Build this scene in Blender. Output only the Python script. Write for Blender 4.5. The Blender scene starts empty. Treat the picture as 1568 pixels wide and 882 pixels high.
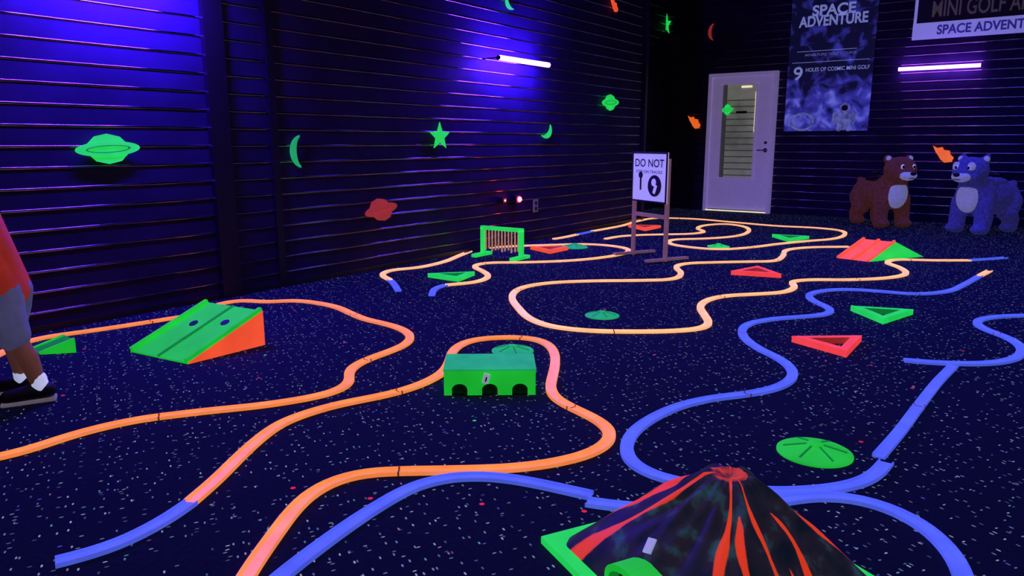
import bpy, bmesh, math, random
from mathutils import Vector, Matrix
random.seed(4)
scene = bpy.context.scene
scene.view_settings.view_transform = 'Standard'

# ------------------------------------------------------------------ survey
H = 1.05; F = 1130.0; CX = 784.0; CY = 441.0
T = math.radians(11.16); YAW = math.radians(36.0)
FW = Vector((-math.sin(YAW), math.cos(YAW), 0)); RT = Vector((math.cos(YAW), math.sin(YAW), 0))
XL = -4.53; YB = 11.3; XR = 5.0; YF = -3.0; CEIL = 4.0; XREC = -5.2; YREC = 9.25
def ray(u, v):
    dv = v - CY
    return FW*(F*math.cos(T) - dv*math.sin(T)) + RT*(u-CX) + Vector((0,0,-F*math.sin(T)-dv*math.cos(T)))
def fl(u, v, z=0.0):
    r = ray(u, v); s = (z-H)/r.z
    return Vector((r.x*s, r.y*s, z))
def wl(u, v, off=0.0):
    r = ray(u, v); s = (XL+off)/r.x
    return Vector((XL+off, r.y*s, H+r.z*s))
def wb(u, v, off=0.0):
    r = ray(u, v); s = (YB-off)/r.y
    return Vector((r.x*s, YB-off, H+r.z*s))

# ------------------------------------------------------------------ materials
def mat(name, col, emit=0.0, ecol=None, rough=0.5, metal=0.0, var=0.12, vscale=9.0, spec=0.5):
    m = bpy.data.materials.new(name); m.use_nodes = True
    nt = m.node_tree; b = nt.nodes['Principled BSDF']
    b.inputs['Roughness'].default_value = rough
    b.inputs['Metallic'].default_value = metal
    b.inputs['Specular IOR Level'].default_value = spec
    geo = nt.nodes.new('ShaderNodeNewGeometry')
    n = nt.nodes.new('ShaderNodeTexNoise'); n.inputs['Scale'].default_value = vscale
    n.inputs['Detail'].default_value = 4
    nt.links.new(geo.outputs['Position'], n.inputs['Vector'])
    def mixed(c):
        r = nt.nodes.new('ShaderNodeValToRGB')
        r.color_ramp.elements[0].position = 0.3; r.color_ramp.elements[1].position = 0.7
        r.color_ramp.elements[0].color = (*[x*(1-var) for x in c], 1)
        r.color_ramp.elements[1].color = (*[min(1, x*(1+var)) for x in c], 1)
        nt.links.new(n.outputs['Fac'], r.inputs['Fac']); return r.outputs['Color']
    nt.links.new(mixed(col), b.inputs['Base Color'])
    if emit > 0:
        nt.links.new(mixed(ecol or col), b.inputs['Emission Color'])
        b.inputs['Emission Strength'].default_value = emit
    return m

M = {}
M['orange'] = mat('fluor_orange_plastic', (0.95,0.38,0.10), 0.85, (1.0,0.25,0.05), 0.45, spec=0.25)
M['orange_far'] = mat('fluor_orange_overexposed', (0.95,0.45,0.2), 1.1, (1.0,0.42,0.15), 0.45, spec=0.25)  # same orange plastic, with the far tracks' overexposure put into its colour and glow
M['blue'] = mat('fluor_blue_plastic', (0.20,0.30,0.7), 0.60, (0.095,0.15,0.95), 0.45, spec=0.3)
M['joint'] = mat('track_joint_dark', (0.25,0.06,0.02), 0.15, (0.5,0.1,0.02))
M['green'] = mat('fluor_green_paint', (0.05,0.65,0.04), 0.45, (0.018,0.9,0.06), 0.6, spec=0.1)
M['green_w'] = mat('fluor_green_wall', (0.05,0.65,0.06), 0.65, (0.018,0.9,0.12), 0.6, spec=0.1)
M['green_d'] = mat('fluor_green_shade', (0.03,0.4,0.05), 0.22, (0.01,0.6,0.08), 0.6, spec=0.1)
M['green_t'] = mat('fluor_green_teal', (0.04,0.45,0.10), 0.45, (0.02,0.68,0.16), 0.6, spec=0.1)
M['red'] = mat('fluor_red_paint', (0.9,0.12,0.06), 0.85, (1.0,0.055,0.05), 0.5, spec=0.2)
M['redor'] = mat('fluor_redorange_paint', (0.9,0.2,0.06), 0.85, (1.0,0.085,0.025), 0.5, spec=0.2)
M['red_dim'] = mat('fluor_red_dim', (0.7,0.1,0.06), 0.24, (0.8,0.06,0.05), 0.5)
M['orange_w'] = mat('fluor_orange_wall', (0.9,0.25,0.05), 0.8, (1.0,0.15,0.02), 0.5)
M['black'] = mat('black_paint', (0.008,0.008,0.012), rough=0.5)
M['trim'] = mat('black_trim_metal', (0.006,0.006,0.008), rough=0.45)
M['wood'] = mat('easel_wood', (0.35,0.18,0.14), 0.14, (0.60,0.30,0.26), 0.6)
M['white'] = mat('white_card', (0.7,0.7,0.8), 0.38, (0.62,0.62,0.95), 0.6, var=0.04)
M['ink'] = mat('black_ink', (0.01,0.01,0.02), 0.0, rough=0.6)
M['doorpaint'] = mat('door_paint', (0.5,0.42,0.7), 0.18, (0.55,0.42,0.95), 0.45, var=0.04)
M['slat'] = mat('blind_slat', (0.25,0.25,0.2), 0.14, (0.55,0.58,0.48), 0.5, var=0.4, vscale=2.5)  # lit room seen through the door glass, put in as glowing colour
M['room_lines'] = mat('lit_room_lines', (0.1,0.1,0.09), 0.05, (0.4,0.42,0.35), 0.5)  # wall lines of that lit room, also given a glow
M['warm'] = mat('warm_gap', (0.5,0.45,0.3), 0.9, (1.0,0.85,0.55), 0.5)
M['postertxt'] = mat('poster_letter', (0.4,0.4,0.8), 0.36, (0.36,0.42,1.0), 0.5)
M['posterdim'] = mat('poster_print_pale', (0.3,0.3,0.8), 0.22, (0.25,0.3,1.0), 0.5, var=0.6, vscale=18)
M['letterw'] = mat('letter_dim', (0.2,0.18,0.15), 0.06, (0.35,0.30,0.28), 0.5)
M['signblue'] = mat('sign_band', (0.45,0.42,0.8), 0.42, (0.35,0.34,0.95), 0.5, var=0.05)
M['signtxt'] = mat('sign_letter_blue', (0.05,0.05,0.3), 0.25, (0.05,0.04,0.45), 0.5)
M['chrome'] = mat('metal_grey', (0.4,0.4,0.45), rough=0.3, metal=1.0)
M['rope'] = mat('bamboo_strip', (0.5,0.28,0.15), 0.36, (0.8,0.38,0.2), 0.7)
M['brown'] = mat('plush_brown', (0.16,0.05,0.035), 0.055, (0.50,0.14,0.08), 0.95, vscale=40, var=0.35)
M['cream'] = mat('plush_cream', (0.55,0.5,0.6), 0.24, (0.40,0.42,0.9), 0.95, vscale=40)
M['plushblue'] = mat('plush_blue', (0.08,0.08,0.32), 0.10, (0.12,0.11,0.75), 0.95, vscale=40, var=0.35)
M['eyew'] = mat('eye_white', (0.8,0.8,0.9), 0.40, (0.6,0.6,1.0), 0.3)
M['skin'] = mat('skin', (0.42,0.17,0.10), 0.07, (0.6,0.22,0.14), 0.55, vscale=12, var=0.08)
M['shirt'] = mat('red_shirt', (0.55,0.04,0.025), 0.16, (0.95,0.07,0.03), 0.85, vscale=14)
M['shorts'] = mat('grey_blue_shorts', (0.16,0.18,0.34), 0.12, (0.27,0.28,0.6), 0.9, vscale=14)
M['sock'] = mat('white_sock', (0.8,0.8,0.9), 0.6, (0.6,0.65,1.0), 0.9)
M['shoe'] = mat('dark_shoe', (0.015,0.013,0.02), rough=0.6)
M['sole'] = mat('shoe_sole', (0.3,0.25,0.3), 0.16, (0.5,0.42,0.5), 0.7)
M['hair'] = mat('dark_hair', (0.015,0.01,0.008), rough=0.7)
M['tube'] = mat('blacklight_tube', (0.5,0.3,0.9), 520.0, (0.075,0.014,1.0), 0.3, var=0.0)
M['tubeL'] = mat('blacklight_tube_strong', (0.5,0.3,0.9), 800.0, (0.065,0.010,1.0), 0.3, var=0.0)
M['tube2'] = mat('blacklight_tube_back', (0.5,0.3,0.9), 34.0, (0.34,0.08,1.0), 0.3, var=0.0)
M['laser'] = mat('red_led', (0.9,0.1,0.1), 14.0, (1.0,0.05,0.08), 0.3, var=0.0)
M['warmpanel'] = mat('warm_panel', (0.9,0.8,0.6), 20.0, (1.0,0.66,0.34), 0.4, var=0.0)
M['wall'] = mat('black_metal_panel', (0.018,0.012,0.048), rough=0.6, var=0.25, vscale=3.0, spec=0.15)
M['rib'] = mat('worn_metal_rib', (0.30,0.27,0.32), rough=0.13, metal=1.0, var=0.35, vscale=6.0)

def floor_mat():
    m = bpy.data.materials.new('speckled_carpet'); m.use_nodes = True
    nt = m.node_tree; N = nt.nodes; L = nt.links; b = N['Principled BSDF']
    b.inputs['Roughness'].default_value = 0.95; b.inputs['Specular IOR Level'].default_value = 0.05
    geo = N.new('ShaderNodeNewGeometry')
    def layer(rot, sx, sy, thr, keep, lo=0.15):
        mp = N.new('ShaderNodeMapping'); mp.inputs['Rotation'].default_value = (0,0,rot)
        mp2 = N.new('ShaderNodeMapping'); mp2.inputs['Scale'].default_value = (sx, sy, 0)
        L.new(geo.outputs['Position'], mp.inputs['Vector']); L.new(mp.outputs[0], mp2.inputs['Vector'])
        v = N.new('ShaderNodeTexVoronoi'); v.voronoi_dimensions = '2D'; v.inputs['Scale'].default_value = 1.0
        L.new(mp2.outputs[0], v.inputs['Vector'])
        lt = N.new('ShaderNodeMath'); lt.operation = 'LESS_THAN'; lt.inputs[1].default_value = thr
        L.new(v.outputs['Distance'], lt.inputs[0])
        sep = N.new('ShaderNodeSeparateColor'); L.new(v.outputs['Color'], sep.inputs[0])
        k = N.new('ShaderNodeMath'); k.operation = 'LESS_THAN'; k.inputs[1].default_value = keep
        L.new(sep.outputs[0], k.inputs[0])
        mu = N.new('ShaderNodeMath'); mu.operation = 'MULTIPLY'
        L.new(lt.outputs[0], mu.inputs[0]); L.new(k.outputs[0], mu.inputs[1])
        br = N.new('ShaderNodeMapRange'); br.inputs['To Min'].default_value = lo; br.inputs['To Max'].default_value = 1.0
        L.new(sep.outputs[1], br.inputs['Value'])
        mm = N.new('ShaderNodeMath'); mm.operation = 'MULTIPLY'
        L.new(mu.outputs[0], mm.inputs[0]); L.new(br.outputs[0], mm.inputs[1])
        cr = N.new('ShaderNodeValToRGB'); cr.color_ramp.interpolation = 'CONSTANT'
        e = cr.color_ramp.elements; e[0].color = (0.20,0.27,0.62,1); e[1].position = 0.50; e[1].color = (0.40,0.43,0.62,1)
        for pos,c in ((0.86,(0.14,0.40,0.45,1)),(0.92,(0.12,0.12,0.85,1)),(0.97,(0.42,0.22,0.42,1))):
            x = e.new(pos); x.color = c
        L.new(sep.outputs[2], cr.inputs['Fac'])
        return mm.outputs[0], cr.outputs['Color']
    def scaled(fac, col=None, csock=None):
        vm = N.new('ShaderNodeMix'); vm.data_type = 'RGBA'
        vm.inputs['A'].default_value = (0,0,0,1)
        if csock: L.new(csock, vm.inputs['B'])
        else: vm.inputs['B'].default_value = (*col,1)
        L.new(fac, vm.inputs['Factor']); return vm.outputs['Result']
    def add(x, y):
        vm = N.new('ShaderNodeVectorMath'); vm.operation = 'ADD'; L.new(x, vm.inputs[0]); L.new(y, vm.inputs[1]); return vm.outputs[0]
    a,ac = layer(0.5, 18, 46, 0.120, 0.34); c,cc = layer(2.0, 18, 42, 0.105, 0.32)
    rd,_ = layer(1.1, 3.0, 3.0, 0.024, 0.12, 0.6); gr,_ = layer(0.3, 2.2, 2.2, 0.016, 0.10, 0.6)
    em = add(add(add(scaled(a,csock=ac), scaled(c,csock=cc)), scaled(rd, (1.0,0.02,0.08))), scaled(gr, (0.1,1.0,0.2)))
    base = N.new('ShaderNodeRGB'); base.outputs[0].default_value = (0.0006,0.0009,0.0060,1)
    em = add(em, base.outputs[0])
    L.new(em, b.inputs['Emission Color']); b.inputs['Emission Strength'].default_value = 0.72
    n = N.new('ShaderNodeTexNoise'); n.inputs['Scale'].default_value = 60; L.new(geo.outputs['Position'], n.inputs['Vector'])
    r = N.new('ShaderNodeValToRGB'); r.color_ramp.elements[0].color = (0.006,0.008,0.018,1); r.color_ramp.elements[1].color = (0.018,0.022,0.048,1)
    L.new(n.outputs['Fac'], r.inputs['Fac']); L.new(r.outputs[0], b.inputs['Base Color'])
    return m
M['floor'] = floor_mat()

def poster_mat():
    m = bpy.data.materials.new('space_poster_print'); m.use_nodes = True
    nt = m.node_tree; N = nt.nodes; L = nt.links; b = N['Principled BSDF']; b.inputs['Roughness'].default_value = 0.5
    geo = N.new('ShaderNodeNewGeometry'); sp = N.new('ShaderNodeSeparateXYZ'); L.new(geo.outputs['Position'], sp.inputs[0])
    n = N.new('ShaderNodeTexNoise'); n.inputs['Scale'].default_value = 5.5; n.inputs['Detail'].default_value = 8; n.inputs['Distortion'].default_value = 0.6
    L.new(geo.outputs['Position'], n.inputs['Vector'])
    mr = N.new('ShaderNodeMapRange'); mr.inputs['From Min'].default_value = 1.95; mr.inputs['From Max'].default_value = 1.65
    mr.inputs['To Min'].default_value = -0.08; mr.inputs['To Max'].default_value = 0.15
    L.new(sp.outputs['Z'], mr.inputs['Value'])
    ad = N.new('ShaderNodeMath'); ad.operation = 'ADD'; L.new(n.outputs['Fac'], ad.inputs[0]); L.new(mr.outputs[0], ad.inputs[1])
    r = N.new('ShaderNodeValToRGB')
    e = r.color_ramp.elements; e[0].position = 0.44; e[0].color = (0.003,0.004,0.022,1); e[1].position = 0.85; e[1].color = (0.20,0.22,0.85,1)
    x = r.color_ramp.elements.new(0.62); x.color = (0.04,0.040,0.38,1)
    L.new(ad.outputs[0], r.inputs['Fac']); L.new(r.outputs[0], b.inputs['Base Color']); L.new(r.outputs[0], b.inputs['Emission Color'])
    b.inputs['Emission Strength'].default_value = 0.6
    return m
M['poster'] = poster_mat()

def volcano_mat():
    m = bpy.data.materials.new('painted_volcano'); m.use_nodes = True
    nt = m.node_tree; N = nt.nodes; L = nt.links; b = N['Principled BSDF']; b.inputs['Roughness'].default_value = 0.5
    b.inputs['Specular IOR Level'].default_value = 0.18
    at = N.new('ShaderNodeAttribute'); at.attribute_name = 'Lava'
    sep = N.new('ShaderNodeSeparateColor'); L.new(at.outputs['Color'], sep.inputs[0])
    geo = N.new('ShaderNodeNewGeometry')
    n = N.new('ShaderNodeTexNoise'); n.inputs['Scale'].default_value = 14; n.inputs['Detail'].default_value = 6; L.new(geo.outputs['Position'], n.inputs['Vector'])
    ns = N.new('ShaderNodeMath'); ns.operation = 'MULTIPLY_ADD'; ns.inputs[1].default_value = 0.5; ns.inputs[2].default_value = -0.25
    L.new(n.outputs['Fac'], ns.inputs[0])
    ad = N.new('ShaderNodeMath'); ad.operation = 'ADD'; L.new(sep.outputs[0], ad.inputs[0]); L.new(ns.outputs[0], ad.inputs[1])
    st = N.new('ShaderNodeMapRange'); st.inputs['From Min'].default_value = 0.46; st.inputs['From Max'].default_value = 0.60; L.new(ad.outputs[0], st.inputs['Value'])
    rk = N.new('ShaderNodeValToRGB'); e = rk.color_ramp.elements
    e[0].position = 0.35; e[0].color = (0.005,0.009,0.018,1); e[1].position = 0.72; e[1].color = (0.02,0.085,0.10,1)
    y = e.new(0.55); y.color = (0.018,0.014,0.024,1)
    L.new(n.outputs['Fac'], rk.inputs['Fac'])
    mx = N.new('ShaderNodeMix'); mx.data_type = 'RGBA'; L.new(st.outputs[0], mx.inputs['Factor']); L.new(rk.outputs[0], mx.inputs['A'])
    mx.inputs['B'].default_value = (0.9,0.055,0.015,1); L.new(mx.outputs['Result'], b.inputs['Base Color'])
    L.new(mx.outputs['Result'], b.inputs['Emission Color']); b.inputs['Emission Strength'].default_value = 0.65
    return m
M['volcano'] = volcano_mat()

# ------------------------------------------------------------------ mesh helpers
def finish(name, bm, mats, smooth=False):
    me = bpy.data.meshes.new(name); bmesh.ops.recalc_face_normals(bm, faces=bm.faces); bm.to_mesh(me); bm.free()
    for m in (mats if isinstance(mats, (list, tuple)) else [mats]): me.materials.append(m)
    if smooth:
        for p in me.polygons: p.use_smooth = True
    o = bpy.data.objects.new(name, me); scene.collection.objects.link(o); return o
def grp(name, kids, loc=(0,0,0), rotz=0.0, local=False):
    e = bpy.data.objects.new(name, None); e.empty_display_size = 0.1; scene.collection.objects.link(e)
    e.location = loc; e.rotation_euler = (0,0,rotz)
    for k in kids:
        k.parent = e
        if not local: k.matrix_parent_inverse = (Matrix.Translation(Vector(loc)) @ Matrix.Rotation(rotz,4,'Z')).inverted()
    return e
def add_box(bm, c, s, rot=None, mi=0, bev=0.0):
    r = bmesh.ops.create_cube(bm, size=1.0)
    mt = Matrix.Translation(Vector(c)) @ (rot.to_4x4() if rot else Matrix.Identity(4)) @ Matrix.Diagonal((*s,1))
    bmesh.ops.transform(bm, matrix=mt, verts=r['verts'])
    fs = {f for v in r['verts'] for f in v.link_faces}
    for f in fs: f.material_index = mi
    if bev > 0:
        es = list({e for v in r['verts'] for e in v.link_edges})
        bmesh.ops.bevel(bm, geom=es, offset=bev, segments=2, affect='EDGES', profile=0.5)
def box(name, c, s, m, rot=None, bev=0.0):
    bm = bmesh.new(); add_box(bm, c, s, rot, 0, bev); return finish(name, bm, m)
def add_cyl(bm, p0, p1, r0, r1=None, seg=16, mi=0):
    p0 = Vector(p0); p1 = Vector(p1); r1 = r0 if r1 is None else r1
    d = p1-p0; q = d.to_track_quat('Z','Y').to_matrix().to_4x4()
    r = bmesh.ops.create_cone(bm, cap_ends=True, segments=seg, radius1=r0, radius2=r1, depth=d.length,
        matrix=Matrix.Translation((p0+p1)/2) @ q)
    for f in {f for v in r['verts'] for f in v.link_faces}: f.material_index = mi
def add_sph(bm, c, r, mi=0, sub=2, rot=None):
    rr = (r,r,r) if not isinstance(r,(tuple,list)) else r
    mt = Matrix.Translation(Vector(c)) @ (rot.to_4x4() if rot else Matrix.Identity(4)) @ Matrix.Diagonal((*rr,1))
    x = bmesh.ops.create_icosphere(bm, subdivisions=sub, radius=1.0, matrix=mt)
    for f in {f for v in x['verts'] for f in v.link_faces}: f.material_index = mi
def chain(bm, pr, step=0.35):
    for (p0,r0),(p1,r1) in zip(pr[:-1], pr[1:]):
        p0 = Vector(p0); p1 = Vector(p1); n = max(2, int((p1-p0).length/(min(r0,r1)*step))+1)
        for i in range(n+1):
            t = i/n; add_sph(bm, p0.lerp(p1,t), r0+(r1-r0)*t)
def blob(name, bm, m, voxel=0.012, it=6):
    o = finish(name, bm, m, True)
    r = o.modifiers.new('Remesh','REMESH'); r.mode = 'VOXEL'; r.voxel_size = voxel; r.use_smooth_shade = True
    s = o.modifiers.new('Smooth','SMOOTH'); s.iterations = it; s.factor = 0.5
    return o

# ------------------------------------------------------------------ room
def corrugated(name, p0, p1, nrm, z1=CEIL, pitch=0.115):
    # flat panel strips with a rounded raised rib at every pitch
    bm = bmesh.new(); p0=Vector(p0); p1=Vector(p1); nrm=Vector(nrm)
    def strip(prof, mi, smooth):
        prof=[(o,min(z,z1)) for o,z in prof]
        A=[bm.verts.new(p0+nrm*o+Vector((0,0,z))) for o,z in prof]; B=[bm.verts.new(p1+nrm*o+Vector((0,0,z))) for o,z in prof]
        for i in range(len(prof)-1):
            if abs(prof[i][1]-prof[i+1][1])<1e-7 and abs(prof[i][0]-prof[i+1][0])<1e-7: continue
            f=bm.faces.new((A[i],B[i],B[i+1],A[i+1])); f.material_index=mi; f.smooth=smooth
    z=0.0
    while z<z1:
        strip([(0.0,z),(0.0,z+0.099)],0,False)
        strip([(0.0055*math.sin(math.pi*i/10),z+0.099+0.0080*(1-math.cos(math.pi*i/10))) for i in range(11)],1,True)
        z+=pitch
    me = bpy.data.meshes.new(name); bm.to_mesh(me); bm.free(); me.materials.append(M['wall']); me.materials.append(M['rib'])
    o = bpy.data.objects.new(name, me); scene.collection.objects.link(o); return o
corrugated('wall_left', (XL,YF,0), (XL,YREC,0), (1,0,0))
corrugated('wall_recess', (XREC,YREC,0), (XREC,YB,0), (1,0,0))
box('wall_return', ((XL+XREC)/2, YREC-0.02, CEIL/2), (XL-XREC-0.01, 0.04, CEIL), M['trim'])
corrugated('wall_back', (XREC,YB,0), (XR,YB,0), (0,-1,0))
corrugated('wall_right', (XR,YB,0), (XR,YF,0), (-1,0,0))
corrugated('wall_front', (XR,YF,0), (XREC,YF,0), (0,1,0))
box('floor', ((XREC+XR)/2,(YF+YB)/2,-0.05), (XR-XREC+0.2, YB-YF+0.2, 0.1), M['floor'])
box('ceiling', ((XREC+XR)/2,(YF+YB)/2,CEIL+0.05), (XR-XREC+0.2, YB-YF+0.2, 0.1), M['black'])
for i,(ua,ub,va,t) in enumerate([(338,366,458,0.04),(427,437,440,0.02)]):
    a = wl(ua,va); b = wl(ub,va)
    box('trim_%d'%(i+1), (XL+t/2+0.005,(a.y+b.y)/2,CEIL/2), (t,abs(b.y-a.y),CEIL), M['trim'])
box('trim_3', (XL+0.012,YREC-0.03,CEIL/2), (0.05,0.06,CEIL), M['trim'])
box('baseboard_left', (XL+0.012,(YF+YREC)/2,0.02), (0.024,YREC-YF-0.1,0.04), M['trim'])

# ------------------------------------------------------------------ tracks
def resample(P, step=0.03):
    pts = [P[0]*2-P[1]] + P + [P[-1]*2-P[-2]]; out = []
    for i in range(1, len(pts)-2):
        p0,p1,p2,p3 = pts[i-1:i+3]
        t0=0; t1=t0+max(1e-4,(p1-p0).length)**0.5; t2=t1+max(1e-4,(p2-p1).length)**0.5; t3=t2+max(1e-4,(p3-p2).length)**0.5
        n = max(3,int((p2-p1).length/0.015))
        for k in range(n):
            t = t1+(t2-t1)*k/n
            A1=p0*((t1-t)/(t1-t0))+p1*((t-t0)/(t1-t0)); A2=p1*((t2-t)/(t2-t1))+p2*((t-t1)/(t2-t1)); A3=p2*((t3-t)/(t3-t2))+p3*((t-t2)/(t3-t2))
            B1=A1*((t2-t)/(t2-t0))+A2*((t-t0)/(t2-t0)); B2=A2*((t3-t)/(t3-t1))+A3*((t-t1)/(t3-t1))
            out.append(B1*((t2-t)/(t2-t1))+B2*((t-t1)/(t2-t1)))
    out.append(P[-1].copy())
    res = [out[0]]; acc = 0
    for a,b in zip(out[:-1],out[1:]):
        acc += (b-a).length
        if acc >= step: res.append(b); acc = 0
    if (res[-1]-out[-1]).length > 0.005: res.append(out[-1])
    for _ in range(4):
        res = [res[0]]+[(res[i-1]+res[i]*2+res[i+1])/4 for i in range(1,len(res)-1)]+[res[-1]]
    return res
ntrack = [0]
def track(px, m, w=0.0230, z0=0.001, joint=1.15):
    ntrack[0] += 1; z0 = z0 + 0.0004*(ntrack[0]%5)
    R = resample([fl(*p[:2], p[2] if len(p)>2 else 0.0) for p in px])
    sec = [(-w,0),(-w,.013),(-w+.004,.013),(-w+.005,.005),(w-.005,.005),(w-.004,.013),(w,.013),(w,0)]
    bm = bmesh.new(); rings = []; acc = 0; js = []
    for i,p in enumerate(R):
        d = (R[min(i+1,len(R)-1)]-R[max(i-1,0)]); d.normalize(); s = Vector((d.y,-d.x,0)).normalized()
        rings.append([bm.verts.new(p+s*a+Vector((0,0,z0+b))) for a,b in sec])
        if i: acc += (R[i]-R[i-1]).length
        if joint and acc > joint and 3 < i < len(R)-4: js.append((p.copy(), d.copy())); acc = 0
    for a,b in zip(rings[:-1],rings[1:]):
        for k in range(8): bm.faces.new((a[k],b[k],b[(k+1)%8],a[(k+1)%8]))
    bm.faces.new(rings[0]); bm.faces.new(rings[-1][::-1])
    for p,d in js:
        rt = Matrix.Rotation(math.atan2(d.y,d.x),3,'Z')
        for sgn in (-1,1):
            add_box(bm, p+rt@Vector((0,sgn*(w-.002),0))+Vector((0,0,z0+.007)), (0.006,0.0065,0.0145), rt, 1)
        add_box(bm, p+Vector((0,0,z0+.004)), (0.006,2*w,0.004), rt, 1)
    return finish('toy_car_track', bm, [m, M['joint']])

track([(-60,572),(-20,554),(45,524),(85,516),(115,512),(190,501),(240,493),(285,486)], M['orange'])
track([(335,468),(365,462),(410,464),(450,462),(487,466),(515,472),(540,483),(560,491),(590,498),(615,506),(629,518),(620,530),(595,541),(565,552),(543,563),(534,574),(536,585),(528,595),(505,605),(480,611),(440,618),(390,625),(330,631),(270,638),(210,646),(150,659),(100,673),(50,690),(0,703),(-50,712)], M['orange'])
track([(293,772),(330,740),(370,700),(400,673),(430,652),(470,636),(520,622),(570,612),(610,603),(650,589),(678,573),(688,556),(693,541),(707,529),(730,522),(770,519),(810,520),(835,527),(848,541),(850,560),(846,580),(843,598),(850,612),(875,627),(905,641),(928,656),(935,671),(925,686),(900,699),(860,710),(810,718),(760,722),(728,723),(680,724),(620,725),(570,727),(530,734),(495,748),(465,769),(440,797),(415,832),(392,864),(372,897),(345,940)], M['orange'])
track([(293,773),(270,790),(230,814),(190,834),(150,849),(85,866)], M['blue'], joint=0)
track([(390,925),(420,895),(450,871),(490,840),(540,804),(590,772),(630,750),(670,738),(720,732),(770,735),(820,743),(860,752),(905,762)], M['blue'])
track([(898,772),(935,778),(975,781),(990,782)], M['blue'], joint=0)
track([(1190,772),(1240,764),(1300,766),(1350,778),(1400,801),(1440,832),(1465,864),(1478,900),(1480,940)], M['blue'])
track([(1500,424),(1475,438),(1450,448),(1400,452),(1350,448),(1300,445),(1260,447),(1238,454),(1248,464),(1270,474),(1266,483),(1230,487),(1190,490),(1150,497),(1136,507),(1142,522),(1165,538),(1195,553),(1213,570),(1210,585),(1185,598),(1140,607),(1090,613),(1040,625),(1000,643),(970,665),(958,690),(967,712),(1000,731),(1050,744),(1120,752),(1180,757),(1250,755),(1300,748),(1335,735),(1357,711)], M['blue'])
track([(1515,416),(1500,424)], M['orange_far'], joint=0)
track([(1345,702),(1375,667),(1410,620),(1435,588),(1460,562)], M['blue'], joint=0.6, w=0.021)
track([(1650,478),(1600,484),(1540,486),(1505,490),(1495,497),(1510,507),(1542,519),(1562,532),(1563,544),(1550,553),(1510,559),(1460,559),(1420,557),(1384,554)], M['blue'])
track([(848,367),(866,364),(884,360)], M['orange_far'], joint=0)
track([(884,360),(895,358),(907,355)], M['blue'], joint=0)
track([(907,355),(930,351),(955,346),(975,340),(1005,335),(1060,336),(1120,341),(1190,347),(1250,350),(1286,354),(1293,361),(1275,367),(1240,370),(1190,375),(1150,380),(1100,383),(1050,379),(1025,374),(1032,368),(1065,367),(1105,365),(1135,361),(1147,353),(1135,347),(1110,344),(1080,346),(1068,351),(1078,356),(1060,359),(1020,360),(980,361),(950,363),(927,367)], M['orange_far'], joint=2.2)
track([(610,447),(603,436),(597,430)], M['blue'], joint=0)
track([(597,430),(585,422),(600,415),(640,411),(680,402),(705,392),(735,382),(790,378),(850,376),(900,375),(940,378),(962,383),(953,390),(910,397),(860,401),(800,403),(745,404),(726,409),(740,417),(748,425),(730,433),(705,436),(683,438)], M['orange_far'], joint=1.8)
track([(683,438),(667,443),(661,454)], M['blue'], joint=0)
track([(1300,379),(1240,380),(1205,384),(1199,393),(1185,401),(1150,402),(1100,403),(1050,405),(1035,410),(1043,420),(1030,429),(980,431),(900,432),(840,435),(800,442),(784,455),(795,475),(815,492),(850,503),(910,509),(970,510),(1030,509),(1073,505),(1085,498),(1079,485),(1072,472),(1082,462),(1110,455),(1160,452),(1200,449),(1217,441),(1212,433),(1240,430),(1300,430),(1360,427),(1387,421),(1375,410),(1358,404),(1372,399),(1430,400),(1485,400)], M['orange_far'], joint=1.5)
track([(1485,400),(1515,398),(1540,396)], M['blue'], joint=0)

# ------------------------------------------------------------------ floor toys
def tri_block(name, px, m, h=0.035, frame=0.26):
    P = [fl(*p) for p in px]; c = (P[0]+P[1]+P[2])/3
    bm = bmesh.new()
    out0 = [bm.verts.new(p+Vector((0,0,.001))) for p in P]; out1 = [bm.verts.new(p+Vector((0,0,h))) for p in P]
    ins = [c+(p-c)*(1-frame*1.6) for p in P]
    in1 = [bm.verts.new(p+Vector((0,0,h))) for p in ins]; in0 = [bm.verts.new(p+Vector((0,0,.001))) for p in ins]
    for i in range(3):
        j=(i+1)%3
        bm.faces.new((out0[i],out0[j],out1[j],out1[i])); bm.faces.new((out1[i],out1[j],in1[j],in1[i]))
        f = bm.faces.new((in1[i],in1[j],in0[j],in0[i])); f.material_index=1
        bm.faces.new((in0[i],in0[j],out0[j],out0[i]))
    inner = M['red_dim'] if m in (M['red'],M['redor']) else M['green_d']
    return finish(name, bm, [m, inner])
R_ = M['red']
tri_block('triangle_bumper', [(1302,476),(1398,482),(1352,497)], M['green_w'])
tri_block('triangle_bumper', [(1212,524),(1319,523),(1296,548)], R_)
tri_block('triangle_bumper', [(655,425),(727,422),(702,432)], M['green_w'])
tri_block('triangle_bumper', [(812,382),(870,383),(842,389)], M['redor'])
tri_block('triangle_bumper', [(962,348),(1012,349),(988,354)], M['redor'])
tri_block('triangle_bumper', [(1182,363),(1239,366),(1208,371)], M['green_w'])
tri_block('triangle_bumper', [(1119,421),(1160,413),(1196,426)], R_)

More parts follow.
